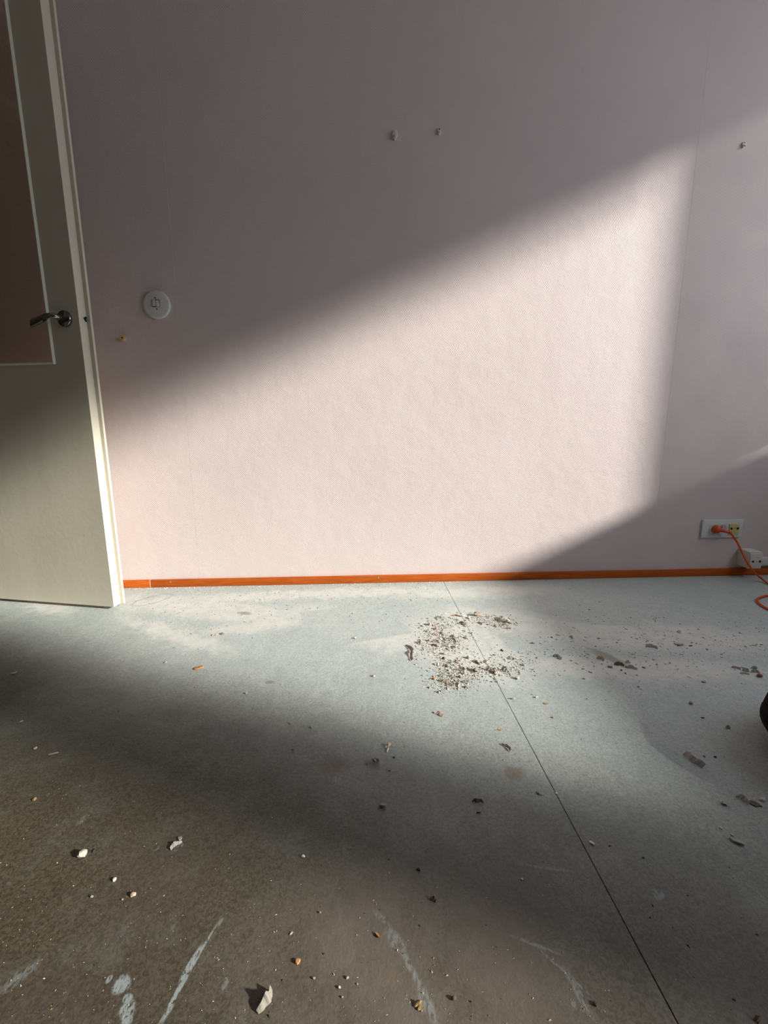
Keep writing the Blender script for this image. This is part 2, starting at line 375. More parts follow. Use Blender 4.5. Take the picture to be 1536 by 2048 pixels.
# right wall with two window openings
WT = 0.16
bm = bmesh.new(); ys = YF
for (y0, y1, z0, z1) in sorted(WIN):
    box(bm, (XR, ys, 0), (XR+WT, y0, ZC)); box(bm, (XR, y0, 0), (XR+WT, y1, z0)); box(bm, (XR, y0, z1), (XR+WT, y1, ZC)); ys = y1
box(bm, (XR, ys, 0), (XR+WT, DW, ZC))
tag(link('wall_right', bm, M_FARWALL), kind='structure')
for i, (y0, y1, z0, z1) in enumerate(WIN):
    wr = empty('window_%d' % (i+1), (XR+0.1, (y0+y1)/2, z0)); tag(wr, kind='structure')
    cy, cz = (y0+y1)/2, z0
    bm = bmesh.new(); fwid = 0.03
    for a, b in (((-.02, y0-cy, 0), (.03, y0-cy+fwid, z1-z0)), ((-.02, y1-cy-fwid, 0), (.03, y1-cy, z1-z0)),
                 ((-.02, y0-cy, 0), (.03, y1-cy, fwid)), ((-.02, y0-cy, z1-z0-fwid), (.03, y1-cy, z1-z0))): box(bm, a, b)
    link('window_frame', bm, M_WHITE, wr)
    bm = bmesh.new(); box(bm, (-.13, y0-cy, -.02), (-.02, y1-cy, 0.0), .004); link('window_sill', bm, M_WHITE, wr)
    # unseen window cloths: a sheer curtain end by the back wall, plus added lace
    def cloth(ya, yb, za, zb, m, gap=0.0, off=-.06, amp=.018):
        bm = bmesh.new(); A = []; n = max(8, int((yb-ya)*110))
        for k in range(n+1):
            f = k/n; y = ya+(yb-ya)*f; x = off+amp*math.sin(y*140)
            A.append((bm.verts.new((x, y, za+gap*f**1.5)), bm.verts.new((x, y, zb))))
        for p_, q_ in zip(A, A[1:]): bm.faces.new((p_[0], q_[0], q_[1], p_[1]))
        link('sun_shaping_cloth', bm, m, wr)
    hz_ = z1-z0
    if i == 0:
        cloth(1.36-cy, 1.83-cy, .004, hz_-.004, M_SHEER, .085)
        cloth(y0-cy+.005, 1.34-cy, hz_-.14, hz_-.004, M_SUNSOFT)
        cloth(y0-cy+.005, 1.34-cy, hz_-.23, hz_-.004, M_SUNSOFT2, off=-.10, amp=.004)                 # unseen lace valance and side panel, added to soften the sun edges
        cloth(y0-cy+.005, y0-cy+.15, .004, hz_-.235, M_SUNSOFT)

# ------------------------------------------------------------------ baseboard
BH, BT = 0.0335, 0.012
bb = empty('baseboard_back', (0, DW, 0)); tag(bb, kind='structure')
jx = WP(303, 1168).x
def board(x0, x1):
    bm = bmesh.new(); box(bm, (x0, -BT, 0.0006), (x1, -0.0005, BH), 0.0022); return link('board', bm, M_WOOD, bb, smooth=True)
board(XL+0.01, jx-0.0012); board(jx+0.0012, XR-0.005)
bm = bmesh.new(); box(bm, (jx-.0012, -BT+.0006, .0006), (jx+.0012, -.0005, BH-.0008)); link('joint_filler', bm, plain('pale_filler', (.72, .58, .42), .7), bb)
for px, py in ((341, 1164), (757, 1156)):
    p = WP(px, py, DW-BT); bm = bmesh.new()
    lathe(bm, [(0, .0006), (.0018, .0004), (.0034, .0010), (.0036, .0), (.0036, -.004)], 14, Matrix.Rotation(math.radians(90), 4, 'X'))
    link('screw', bm, M_STEEL, bb, True, (p.x, -BT, p.z))
bl = empty('baseboard_right', (XR, 0, 0)); tag(bl, kind='structure')
bm = bmesh.new(); box(bm, (-BT, YF, .0006), (-.0005, DW-BT, BH), .002); link('board', bm, M_WOOD, bl)

# ------------------------------------------------------------------ door leaf
GAP = 0.012
A0 = FL(228, 1214.0, GAP); A1 = FL(0, 1197.0, GAP)
du = (A0-A1); du.z = 0; du.normalize(); rz = math.atan2(du.y, du.x)      # +u points at the free edge
door = empty('door_1', (A0.x, A0.y, GAP), rz); tag(door, kind='structure')
# local frame: x along the leaf (0 = free edge of the front face, negative to the hinges), y back, z up
DWID, DH, T1, T2, LIP = 0.80, 2.07, 0.034, 0.0435, 0.0130
def door_xz(px, py):
    d = ray(px, py); o = Vector((0, 0, CAM_H)); nrm = Vector((-du.y, du.x, 0))
    t = (A0-o).dot(nrm)/d.dot(nrm); p = o+d*t
    return (p-A0).dot(du), p.z-GAP
gx1 = (door_xz(112, 724)[0]+door_xz(10, 10)[0])/2      # right side of the glazed opening
gz0 = door_xz(60, 727)[1]
gx0, gz1 = -DWID+0.12, DH-0.09
def leaf(name, a, b, c, d):
    bm = bmesh.new(); 
    box(bm, (a, 0, c), (b, T1, d), 0.0015); return bm
bm = bmesh.new()                                             # one flush leaf with the glazed opening left free
for a, b in (((gx1, 0, 0), (0, T1, DH)), ((-DWID, 0, 0), (gx0, T1, DH)), ((gx0, 0, 0), (gx1, T1, gz0)), ((gx0, 0, gz1), (gx1, T1, DH))): box(bm, a, b)
bmesh.ops.bevel(bm, geom=[e for e in bm.edges if all(abs(v.co.x) < 1e-6 for v in e.verts)], offset=.0007, segments=1, affect='EDGES')
link('leaf_panel', bm, M_DOOR, door)
bm = bmesh.new()
for a, b in (((gx1-.006, T1, -0.0), (LIP, T2, DH)), ((-DWID, T1, 0), (gx0+.006, T2, DH)), ((gx0, T1, 0), (gx1, T2, gz0)), ((gx0, T1, gz1), (gx1, T2, DH))): box(bm, a, b, .0007)
link('rebate_lip', bm, M_DOOR, door)
bm = bmesh.new(); box(bm, (gx0, .016, gz0), (gx1, .020, gz1)); link('glass_pane', bm, M_GLASS, door)
bw = .010                                                    # glazing beads, proud of the leaf, with a sloped outer face
def bead(p, q, o):
    """p, q: inner corners along the opening; o: outward direction in xz"""
    bm = bmesh.new(); sec = [(-.002, .016), (-.002, -.0062), (.0006, -.0068), (.0050, -.0002), (.0050, .0008), (0, .0008), (0, .016)]
    A = []; ax = Vector((q[0]-p[0], 0, q[1]-p[1])).normalized()
    for e in (p, q): A.append([bm.verts.new((e[0]+o[0]*d, y, e[1]+o[1]*d)) for d, y in sec])
    n = len(sec)
    for k in range(n): bm.faces.new((A[0][k], A[0][(k+1) % n], A[1][(k+1) % n], A[1][k]))
    bm.faces.new(A[0]); bm.faces.new(A[1]); link('glazing_bead', bm, M_BEAD, door)
bead((gx1, gz0-.005), (gx1, gz1+.005), (1, 0)); bead((gx0, gz0-.005), (gx0, gz1+.005), (-1, 0))
bead((gx0, gz0), (gx1, gz0), (0, -1)); bead((gx0, gz1), (gx1, gz1), (0, 1))
# latch face plate in the edge of the leaf
hx, hz = door_xz(131, 638)
bm = bmesh.new(); box(bm, (-.001, .0125, hz-.016), (.0010, .0325, hz+.016), .0005); lp = link('latch_plate', bm, M_ALU, door)
bm = bmesh.new()
for (y, z, r) in ((.0225, .004, .0042), (.0280, .007, .0044), (.0275, -.002, .0044), (.0245, .0005, .0040)):
    lathe(bm, [(r, 0), (r, .0013)], 12, Matrix.Translation((.0008, y, hz+z)) @ Matrix.Rotation(math.radians(90), 4, 'Y'))
link('latch_hole', bm, M_BLACK, lp)
# lever handle
hd = bpy.data.objects.new('door_handle', None); COL.objects.link(hd); hd.parent = door; hd.location = (hx, 0, hz)
RX = Matrix.Rotation(math.radians(90), 4, 'X')
bm = bmesh.new(); lathe(bm, [(.0262, 0), (.0262, .006), (.0248, .0088), (.020, .0098), (.012, .0098), (.010, .010)], 40, RX); link('handle_rose', bm, M_CHROME, hd, True)
bm = bmesh.new()
tube(bm, [(0, -.008, 0), (0, -.028, 0), (-.002, -.038, .001), (-.009, -.044, .002), (-.018, -.045, .003)], .0078, 14)
pts = []
rows = []
for i in range(13):
    f = i/12; x = -.010-.082*f; zc = .004-.024*f; tw = math.radians(50+38*min(1, f*3)); hw = .0082+.0048*min(1, f*5); th = .0046-.0016*f
    ring = []
    for k in range(12):
        a = 2*math.pi*k/12; u = math.cos(a)*hw; v = math.sin(a)*th
        ring.append(bm.verts.new((x, -.045+u*math.cos(tw)-v*math.sin(tw), zc+u*math.sin(tw)+v*math.cos(tw))))
    rows.append(ring)
for A, B in zip(rows, rows[1:]):
    for k in range(12): bm.faces.new((A[k], A[(k+1) % 12], B[(k+1) % 12], B[k]))
bm.faces.new(rows[0]); bm.faces.new(rows[-1])
link('lever', bm, M_CHROME, hd, True)
# hinges and door frame (outside the picture)
tr = empty('trim_1', (XL, (DY0+DY1)/2, 0)); tag(tr, kind='structure')
hy = (DY1-DY0)/2
bm = bmesh.new(); box(bm, (-.1, -hy, 0), (.008, -hy+.03, DZ)); box(bm, (-.1, hy-.012, 0), (.0, hy, DZ)); box(bm, (-.1, -hy, DZ-.03), (.008, hy, DZ)); link('door_frame', bm, M_DOOR, tr)

# ------------------------------------------------------------------ things on the wall
def wall_thing(name, p, label, cat, group=None):
    o = empty(name, (p.x, DW-.0004, p.z)); tag(o, label, cat, group); return o
# round light switch; local: y negative = into the room
p = WP(313, 609, DW-.008)
sw = wall_thing('light_switch', p, 'round white wall switch with a small double rocker, to the right of the door', 'switch')
bm = bmesh.new(); lathe(bm, [(.0505, 0), (.0512, .004), (.0505, .0078), (.0485, .0098), (.044, .0108), (.020, .0122), (0, .0124)], 64, RX)
link('switch_plate', bm, M_WHITE, sw, True)
for sx in (-1, 1):
    bm = bmesh.new(); box(bm, (-.0058, -.0172, -.0115), (.0058, -.0115, .0115), .0018)
    o = link('rocker', bm, M_WHITE2, sw, True, (sx*.0064, 0, .003)); o.rotation_euler = (math.radians(5*sx), math.radians(-4), 0)
bm = bmesh.new(); box(bm, (-.0145, -.0134, -.0135), (.0145, -.0118, .0135), .0006); link('rocker_surround', bm, M_BLACK if False else plain('switch_gap_grey', (.12, .12, .11), .6), sw, False, (0, 0, .003))
for zz, xx in ((.0225, -.0015), (-.0175, .0015)):
    bm = bmesh.new(); lathe(bm, [(.0023, 0), (.0023, .0128), (0, .0128)], 12, RX); link('screw_hole', bm, M_BLACK, sw, False, (xx, 0, zz))
# small amber rubber stop
p = WP(244, 675.5, DW-.016)
kb = wall_thing('door_stop', p, 'small amber round rubber stop on the wall below the switch', 'door stop')
bm = bmesh.new(); lathe(bm, [(.0095, 0), (.0105, .008), (.0110, .014), (.0095, .0175), (.0045, .0180), (.0035, .0165), (.0030, .0165)], 24, RX); link('rubber_ring', bm, M_KNOB, kb, True)
bm = bmesh.new(); lathe(bm, [(.0026, 0), (.0026, .0172), (0, .0172)], 12, RX); link('screw_head', bm, M_BLACK, kb)
# picture hooks
def hook(px, py, s, tilt, hole, label, out=.010):
    p = WP(px, py); o = empty('wall_hook', (p.x, DW-.0004, p.z)); tag(o, label, 'hook', 'cream picture hooks left on the back wall')
    o.rotation_euler = (0, math.radians(tilt), 0)
    pts = []
    for k in range(20):
        a = 2*math.pi*k/20; x = math.sin(a); z = math.cos(a)
        if z < -0.1: x *= (1+(z+.1)*0.60)
        pts.append((x*.0085*s, (z*.017 if z < 0 else z*.0105)*s+.004*s))
    bm = bmesh.new(); A, B = prism(bm, pts, 0, -out*.55)
    bmesh.ops.bevel(bm, geom=[e for e in bm.edges if all(abs(v.co.y+out*.55) < 1e-6 for v in e.verts)], offset=.0022*s, segments=3, affect='EDGES')
    link('hook_plate', bm, M_HOOK, o, True)
    bm = bmesh.new(); tube(bm, [(0, -out*.4, -.001*s), (.0005, -out*.9, -.006*s), (.0008, -out*1.25, -.0105*s), (.001, -out*1.5, -.0095*s)], lambda f: (.0030-.0008*f)*s, 10, sm=5); link('hook_peg', bm, M_HOOK, o, True)
    bm = bmesh.new()
    if hole:
        lathe(bm, [(.0031*s, 0), (.0031*s, out*.55+.0004), (0, out*.55+.0004)], 14, RX); link('nail_hole', bm, plain('hook_hole_shadow', (.10, .09, .07), .7), o, False, (0, 0, .0075*s))
    else:
        lathe(bm, [(.0042*s, 0), (.0042*s, out*.55+.001), (.003*s, out*.55+.0016), (0, out*.55+.0016)], 14, RX); link('nail_head', bm, M_HOOK, o, False, (0, 0, .0075*s))
    return o
hook(790, 272, 1.22, 2, False, 'longest cream wall hook, left one of the close pair high on the wall', .016)
hook(878, 264, .86, 4, True, 'smaller cream wall hook with a hole, right one of the close pair')
hook(1486, 291, .80, 9, True, 'cream wall hook alone near the right edge of the wall')

# double socket with antenna outlet
a, b = WP(1406, 1040, DW-.008), WP(1482, 1074.5, DW-.008)
cx, cz = (a.x+b.x)/2, (a.z+b.z)/2; hw, hh = (b.x-a.x)/2, (a.z-b.z)/2
so = wall_thing('wall_outlet', Vector((cx, 0, cz)), 'white double mains socket with a yellowed antenna insert, orange plug in it', 'socket')
bm = bmesh.new(); box(bm, (-hw, -.010, -hh), (hw, 0, hh), .0038); link('cover_plate', bm, M_WHITE, so, True)
# recessed-looking oval surround of the two sockets
sx0, sx1 = -hw*.66, hw*.24
def stadium(x0, x1, r, n=12):
    return [(x1-r+r*math.cos(a), r*math.sin(a)) for a in [(-.5+k/n)*math.pi for k in range(n+1)]]+[(x0+r+r*math.cos(a), r*math.sin(a)) for a in [(.5+k/n)*math.pi for k in range(n+1)]]
bm = bmesh.new(); prism(bm, stadium(sx0, sx1, hh*.62), -.0135, -.009)
link('socket_surround', bm, M_WHITE, so, True)
for i, xx in enumerate((sx0+hh*.62, sx1-hh*.62)):
    bm = bmesh.new(); r = hh*.50
    lathe(bm, [(r, .0005), (r, .0142), (r*.93, .0142), (r*.88, .0137), (0, .0137)], 28, RX)
    s_ = link('socket_well', bm, plain('socket_inner_grey', (.50, .51, .52), .4), so, True, (xx, 0, 0))
    bm = bmesh.new()
    for zz in (-.0085, .0085): lathe(bm, [(.0026, .012), (.0026, .0143), (0, .0143)], 12, Matrix.Translation((-.004, 0, zz)) @ RX)
    link('pin_hole', bm, M_BLACK, s_)
ax0, ax1 = hw*.31, hw*.80
bm = bmesh.new(); box(bm, (ax0, -.0145, -hh*.62), (ax1, -.009, hh*.52), .001); an = link('antenna_insert', bm, M_YEL, so, True)
bm = bmesh.new(); acx = (ax0+ax1)/2
for dx, r in ((-.0145, .0052), (.0145, .0058), (0, .0018)):
    lathe(bm, [(r, .012), (r, .0152), (0, .0152)], 16, Matrix.Translation((acx+dx, 0, hh*.04)) @ RX)
link('antenna_hole', bm, M_BLACK, an)

# orange extension cord with its plug
SX = cx+sx0+hh*.62
cord = empty('extension_cord', (SX, DW-.014, cz)); tag(cord, 'orange extension cord plugged into the wall socket and looping on the floor at right', 'cord')
O = Vector((SX, DW-.014, cz))
bm = bmesh.new(); lathe(bm, [(.0165, -.0005), (.0180, .003), (.0180, .008), (.0165, .015), (.0125, .021), (.006, .0245), (0, .025)], 28, RX)
link('plug_body', bm, M_ORANGE, cord, True)
bm = bmesh.new(); tube(bm, [(.004, -.013, 0), (.018, -.018, -.002), (.032, -.022, -.006), (.050, -.026, -.010)], lambda f: .0105-.0058*f, 14, sm=6); link('strain_relief', bm, M_ORANGE, cord, True)
def cp(px, py, y): return WP(px, py, y)-O
path = [(.040, -.024, -.008), (.052, -.027, -.0105)]
path += [tuple(cp(px, py, DW-dy)) for px, py, dy in ((1462, 1067, .050), (1474, 1084, .062), (1484, 1104, .085), (1494, 1124, .110), (1507, 1143, .125))]
r_ = .0042
def cf(px, py): v = FL(px, py, r_+.0006)-O; return tuple(v)
path += [tuple(FL(1523, 1157, .016)-O), cf(1540, 1169), cf(1585, 1190), cf(1640, 1200), cf(1660, 1190), cf(1630, 1178), cf(1590, 1182), cf(1552, 1189), cf(1528, 1192.5), cf(1515, 1198), cf(1517, 1206), cf(1532, 1216), cf(1555, 1224), cf(1620, 1236), cf(1700, 1240)]
path = [Vector(p) for p in path]
for p in path[8:]: pass
bm = bmesh.new(); tube(bm, path, r_, 10, sm=7); link('cable', bm, M_ORANGE, cord, True)

# surface-mounted antenna box and white duct beside it
X0 = WP(1473, 1115).x
# depth at which its left edge is seen at x = 1497
yb = WX(1498, 1120, X0).y
zb, zt = WP(1500, 1137.5, yb).z, WP(1500, 1104, yb).z
X1 = WP(1523.5, 1120, yb).x
dp = DW-yb
ab = wall_thing('antenna_box', Vector(((X0+X1)/2, 0, zb)), 'cream surface-mounted antenna box just above the skirting at the right edge', 'socket box')
W2_ = (X1-X0)/2; H_ = zt-zb
bm = bmesh.new(); box(bm, (-W2_, -dp, 0), (W2_, 0, H_), .005); link('box_body', bm, M_WHITE2, ab, True)
bm = bmesh.new(); box(bm, (-W2_*.94, -dp-.004, H_*.02), (W2_*.94, -dp+.001, H_*.90), .0025); fp = link('front_plate', bm, M_WHITE2, ab, True)
bm = bmesh.new()
for dx, r in ((-.016, .0052), (.016, .0056), (0, .0017)):
    lathe(bm, [(r, 0), (r, dp+.0046), (0, dp+.0046)], 16, Matrix.Translation((dx+.002, 0, H_*.44)) @ RX)
link('antenna_hole', bm, M_BLACK, fp)
bm = bmesh.new(); box(bm, (-.002, -dp-.0045, H_*.66), (.014, -dp-.003, H_*.70)); link('embossed_mark', bm, M_YEL, fp)
d0, d1 = WP(1524, 1116, DW-.02).z, WP(1524, 1131, DW-.02).z
cdx = X1+.0015
cd = wall_thing('cable_duct', Vector((cdx, 0, d1)), 'white cable duct running right from the antenna box', 'cable duct')
bm = bmesh.new(); box(bm, (0, -.022, 0), (XR-cdx-.003, 0, d0-d1), .0015); link('duct_body', bm, M_WHITE, cd, True)
bm = bmesh.new(); box(bm, (0.002, -.0235, (d0-d1)*.12), (XR-cdx-.005, -.0215, (d0-d1)*.88), .0006); link('duct_lid', bm, M_WHITE, cd)

# ------------------------------------------------------------------ black rounded vacuum at the right edge
vp = WX(1524, 1412, 1.0)
Pe = FL(1521, 1420, 0.055)                                 # a point on its left silhouette
side = Vector((Pe.y, -Pe.x, 0)).normalized()
VR = 0.185; vc = Vector((Pe.x, Pe.y, 0)) + side*VR
vac = empty('vacuum_cleaner', (vc.x, vc.y, 0), .4)
tag(vac, 'low black rounded vacuum cleaner cut off by the right edge of the picture', 'vacuum cleaner')
bm = bmesh.new(); lathe(bm, [(0, .018), (.13, .020), (.172, .032), (.184, .050), (.185, .066), (.180, .090), (.160, .112), (.120, .126), (.06, .132), (0, .134)], 48); link('shell', bm, M_VAC, vac, True)
bm = bmesh.new(); lathe(bm, [(.1835, .052), (.1865, .054), (.1865, .062), (.1835, .064)], 48); link('bumper', bm, M_VACR, vac, True)
for a in (40, 160, 280):
    c_, s_ = math.cos(math.radians(a)), math.sin(math.radians(a))
    bm = bmesh.new(); lathe(bm, [(0, -.012), (.020, -.012), (.024, -.006), (.024, .006), (.020, .012), (0, .012)], 20, Matrix.Translation((.125*c_, .125*s_, .0242)) @ Matrix.Rotation(math.radians(a), 4, 'Z') @ Matrix.Rotation(math.radians(90), 4, 'X'))
    link('wheel', bm, M_VACR, vac, True)
bm = bmesh.new(); tube(bm, [(.06, -.02, .124), (.06, -.02, .145), (0, 0, .154), (-.06, .02, .145), (-.06, .02, .124)], .009, 12); link('carry_handle', bm, M_VACR, vac, True)

# ------------------------------------------------------------------ rubbish on the floor
def bm_lump(r, seed, sq=.6, sub=2, amp=.65, fr=1.7):
    bm = bmesh.new(); bmesh.ops.create_icosphere(bm, subdivisions=sub, radius=1.0)
    o = Vector((seed*3.1, seed*1.7, seed*.9))
    for v in bm.verts:
        d = v.co.normalized(); k = 1+amp*(noise.noise(d*fr+o)+.6*noise.noise(d*fr*2.7+o))
        v.co = Vector((d.x*k*r, d.y*k*r*.8, d.z*k*r*sq))
    zmin = min(v.co.z for v in bm.verts)
    for v in bm.verts: v.co.z = max(0.0, v.co.z-zmin*.75)
    return bm
def bm_strip(L, wd, lift, seed, bend=.10, n=11, th=.0011):
    """torn curled strip lying along x, ends on the floor"""
    rnd = random.Random(seed); bm = bmesh.new(); rows = []
    K = [[rnd.uniform(-1, 1) for _ in range(6)] for _ in range(5)]
    def kn(j, f):
        x = f*4.999; i = int(x); t = x-i; t = t*t*(3-2*t); return K[j][i]*(1-t)+K[j][i+1]*t
    for i in range(n+1):
        f = i/n; x = (f-.5)*L; arch = math.sin(math.pi*f)
        y = bend*L*(arch-.5)+kn(0, f)*.07*L
        hw = wd*.5*(.40+.60*math.sin(math.pi*min(max(f*.92+.04, 0), 1))**.5)*(1+.35*kn(1, f))*rnd.uniform(.85, 1.12)
        z = lift*max(.04, .30+.55*arch+.30*kn(2, f))
        # the cross-section is rolled: one long edge lifted
        a = (bm.verts.new((x, y-hw, z*.25)), bm.verts.new((x, y, z*.75+wd*.10)), bm.verts.new((x, y+hw*.8, z+wd*.18)))
        b = (bm.verts.new((x, y-hw, z*.25+th)), bm.verts.new((x, y, z*.75+wd*.10+th)), bm.verts.new((x, y+hw*.8, z+wd*.18+th)))
        rows.append((a, b))
    for (a, b), (c, d) in zip(rows, rows[1:]):
        for k in range(2):
            bm.faces.new((a[k], a[k+1], c[k+1], c[k])); bm.faces.new((b[k], d[k], d[k+1], b[k+1]))
        bm.faces.new((a[0], c[0], d[0], b[0])); bm.faces.new((a[2], b[2], d[2], c[2]))
    for a, b in (rows[0], rows[-1]): bm.faces.new((a[0], a[1], a[2], b[2], b[1], b[0]))
    return bm
def bm_chip(L, wd, th, seed, tilt=.12):
    rnd = random.Random(seed); bm = bmesh.new(); n = 9; A = []; B = []
    for k in range(n):
        a = 2*math.pi*k/n; r = rnd.uniform(.7, 1.1); x = math.cos(a)*L*.5*r; y = math.sin(a)*wd*.5*r
        z = (x/L+.5)*L*tilt
        A.append(bm.verts.new((x, y, z))); B.append(bm.verts.new((x*.94, y*.9, z+th)))
    for k in range(n): bm.faces.new((A[k], A[(k+1) % n], B[(k+1) % n], B[k]))
    bm.faces.new(A[::-1]); bm.faces.new(B); return bm
SEED = [11]
def put(kind, p, q, wd, m, name, label, cat, lift=None, group=None, **kw):
    """p, q: the two ends of the piece in the photograph"""
    SEED[0] += 1; s = SEED[0]; a, b = FL(*p), FL(*q); c = (a+b)/2; d = b-a
    if kind == 'lump': ym = (p[1]+q[1])/2; d = FL(q[0], ym)-FL(p[0], ym)
    elif (p[1]+q[1])/2 < 1400 and abs(p[1]-q[1]) < abs(p[0]-q[0]): d.y *= .55       # part of the height seen there is the lift of the piece
    L = d.length; rz = math.atan2(d.y, d.x)
    if kind == 'strip': bm = bm_strip(L, wd, lift if lift is not None else L*.16, s, **kw)
    elif kind == 'lump': bm = bm_lump(L*.36, s, **kw)
    else: bm = bm_chip(L, wd, lift if lift is not None else .0015, s, **kw)
    zmin = min(v.co.z for v in bm.verts)
    o = link(name, bm, m, None, kind == 'lump', (c.x, c.y, .0001-zmin)); o.rotation_euler = (0, 0, rz); tag(o, label, cat, group)
    return o
S, L_, C = 'strip', 'lump', 'chip'
# --- pieces told apart one by one
put(S, (815, 1291), (829, 1322), .010, M_PAPER, 'torn_strip', 'curved beige strip lying alone just left of the crumb pile', 'scrap', .008)
put(C, (384, 1341), (410, 1335), .014, M_OCHRE, 'wood_chip', 'bright orange wood chip on the open floor left of centre', 'chip', .003, tilt=.2)
put(C, (1341, 1285), (1374, 1294), .016, M_PALEW, 'wood_chip', 'long pale tan wood chip in the scatter at right', 'chip', .003)
put(L_, (153, 1711), (178, 1713), 0, M_PLAS, 'plaster_lump', 'largest white plaster lump, at lower left on the brown floor', 'lump', sq=.8, amp=.6, fr=2.0)
put(C, (184, 1707), (192, 1698), .0022, M_BLK, 'dark_sliver', 'short black sliver beside the white plaster lump', 'scrap', .0015)
put(L_, (259, 1790), (274, 1793), 0, M_PALEW, 'plaster_lump', 'beige crumbly lump right of and below the white plaster lump', 'lump', sq=.6, amp=.6, fr=2.2)
put(L_, (242, 1801), (248, 1798), 0, M_TAN, 'small_crumb', 'tiny yellow crumb just left of the beige crumbly lump', 'crumb')
put(L_, (180, 1797), (188, 1793), 0, M_PLAS2, 'small_crumb', 'small grey crumb below the white plaster lump', 'crumb')
put(C, (225, 1764), (233, 1758), .004, M_WHT, 'white_sliver', 'white sliver midway between the white and beige lumps', 'scrap', .003)
put(S, (340, 1698), (364, 1684), .006, M_PLAS2, 'paint_flake', 'curled whitish flake on the edge of the shadow band at left', 'scrap', .004)
put(C, (355, 1680), (364, 1676), .008, M_PLAS2, 'paint_flake', 'small grey flake above the curled whitish flake', 'scrap', .002)
put(L_, (63, 1600), (75, 1600), 0, M_TAN, 'plaster_lump', 'tan lump near the left edge of the picture', 'lump', sq=.45)
put(C, (17, 1350), (37, 1345), .008, M_PLAS, 'plaster_chip', 'pale flat chip on dark floor at the far left', 'chip', .002)
put(C, (96, 1510), (119, 1507), .0022, M_PLAS, 'pale_sliver', 'thin pale sliver at left in the dim floor band', 'scrap', .0015)
put(L_, (66, 1499), (75, 1496), 0, M_PALEW, 'small_crumb', 'small tan crumb left of the thin pale sliver', 'crumb')
put(C, (38, 1445), (47, 1442), .004, M_PLAS, 'pale_sliver', 'short pale sliver above the small tan crumb at far left', 'scrap', .0015)
put(S, (515, 2027), (545, 1984), .008, M_PAPER2, 'torn_strip', 'large grey-beige curled strip at the bottom, left of centre', 'scrap', .010, bend=-.16)
put(L_, (743, 1528), (760, 1521), 0, M_PLAS2, 'plaster_lump', 'crumpled grey-green lump in the middle of the floor', 'lump', sq=.9, amp=.7, fr=2.4)
put(S, (732, 1530), (742, 1526), .003, M_PAPER2, 'torn_shred', 'thin shred touching the left of the crumpled grey-green lump', 'scrap', .005)
put(L_, (776, 1541), (783, 1541), 0, M_TAN, 'small_crumb', 'yellow crumb right of the crumpled grey-green lump', 'crumb')
put(S, (770, 1494), (788, 1492), .004, M_PAPER, 'torn_shred', 'pinkish curled shred above the crumpled grey-green lump', 'scrap', .007)
put(C, (773, 1505), (778, 1497), .004, M_WHT, 'white_sliver', 'white fleck against the pinkish curled shred', 'scrap', .002)
put(L_, (785, 1515), (791, 1516), 0, M_BLK, 'small_crumb', 'black crumb below the pinkish curled shred', 'crumb')
put(C, (760, 1611), (773, 1617), .008, M_PLAS2, 'plaster_chip', 'grey-green tilted chip in the shade below the crumpled lump', 'chip', .004, tilt=.3)
put(S, (869, 1426), (886, 1433), .009, M_PAPER, 'torn_strip', 'pinkish flat scrap below the crumb pile', 'scrap', .003)
put(S, (1004, 1488), (1022, 1503), .005, M_PAPER, 'torn_strip', 'beige splintered sliver just left of the floor seam', 'scrap', .004)
put(L_, (1073, 1587), (1089, 1588), 0, M_PAPER2, 'crumpled_clod', 'crumpled flat clod left of the floor seam in dimmer light', 'lump', sq=.28, amp=.7, fr=3.0)
put(L_, (1109, 1587), (1115, 1587), 0, M_WHT, 'small_crumb', 'white crumb on the seam right of the flat clod', 'crumb')
put(S, (944, 1603), (967, 1606), .004, M_DARKB, 'dark_shred', 'dark reddish shred left of the flat clod', 'scrap', .005)
put(C, (952, 1625), (962, 1627), .002, M_BLK, 'dark_sliver', 'tiny black sliver below the dark reddish shred', 'scrap', .0015)
put(C, (1178, 1683), (1190, 1692), .006, M_WHT, 'white_flake', 'white oval flake just right of the floor seam', 'chip', .002)
put(S, (1369, 1508), (1405, 1536), .011, M_PLAS2, 'torn_strip', 'long twisted grey strip right of centre, standing on edge', 'scrap', .011, bend=-.10)
put(L_, (1441, 1599), (1458, 1618), 0, M_PLAS2, 'plaster_lump', 'lumpy grey scrap left of the brown scrap at the right edge', 'lump', sq=.5, amp=.7, fr=2.5)
put(S, (1474, 1592), (1499, 1610), .007, M_PLAS2, 'torn_strip', 'grey strip touching the left of the brown scrap at right edge', 'scrap', .007)
put(C, (1494, 1603), (1524, 1614), .014, M_DARKB, 'brown_scrap', 'brown flat scrap near the right edge', 'scrap', .0015, tilt=.02)
put(L_, (1518, 1598), (1532, 1604), 0, M_PLAS, 'plaster_lump', 'pale lump on the right of the brown flat scrap', 'lump', sq=.5, amp=.6, fr=2.5)
put(C, (1458, 1678), (1491, 1693), .009, M_PLAS2, 'torn_strip', 'grey slat-like chip at lower right with a dark underside', 'chip', .003, tilt=.10)
put(C, (1439, 1655), (1446, 1660), .003, M_WHT, 'white_sliver', 'white sliver above the grey slat-like chip', 'scrap', .002)
put(C, (1461, 1668), (1468, 1674), .003, M_PLAS, 'pale_sliver', 'pale sliver close to the left end of the slat-like chip', 'scrap', .0015)
put(L_, (1405, 1511), (1412, 1515), 0, M_PLAS2, 'small_crumb', 'grey crumb right of the long twisted strip', 'crumb')
put(L_, (1427, 1513), (1434, 1516), 0, M_BLK, 'small_crumb', 'black crumb farther right of the long twisted strip', 'crumb')
put(S, (1288, 1289), (1319, 1300), .012, M_PAPER2, 'torn_strip', 'grey-brown torn strip left of the pale tan wood chip', 'scrap', .005)
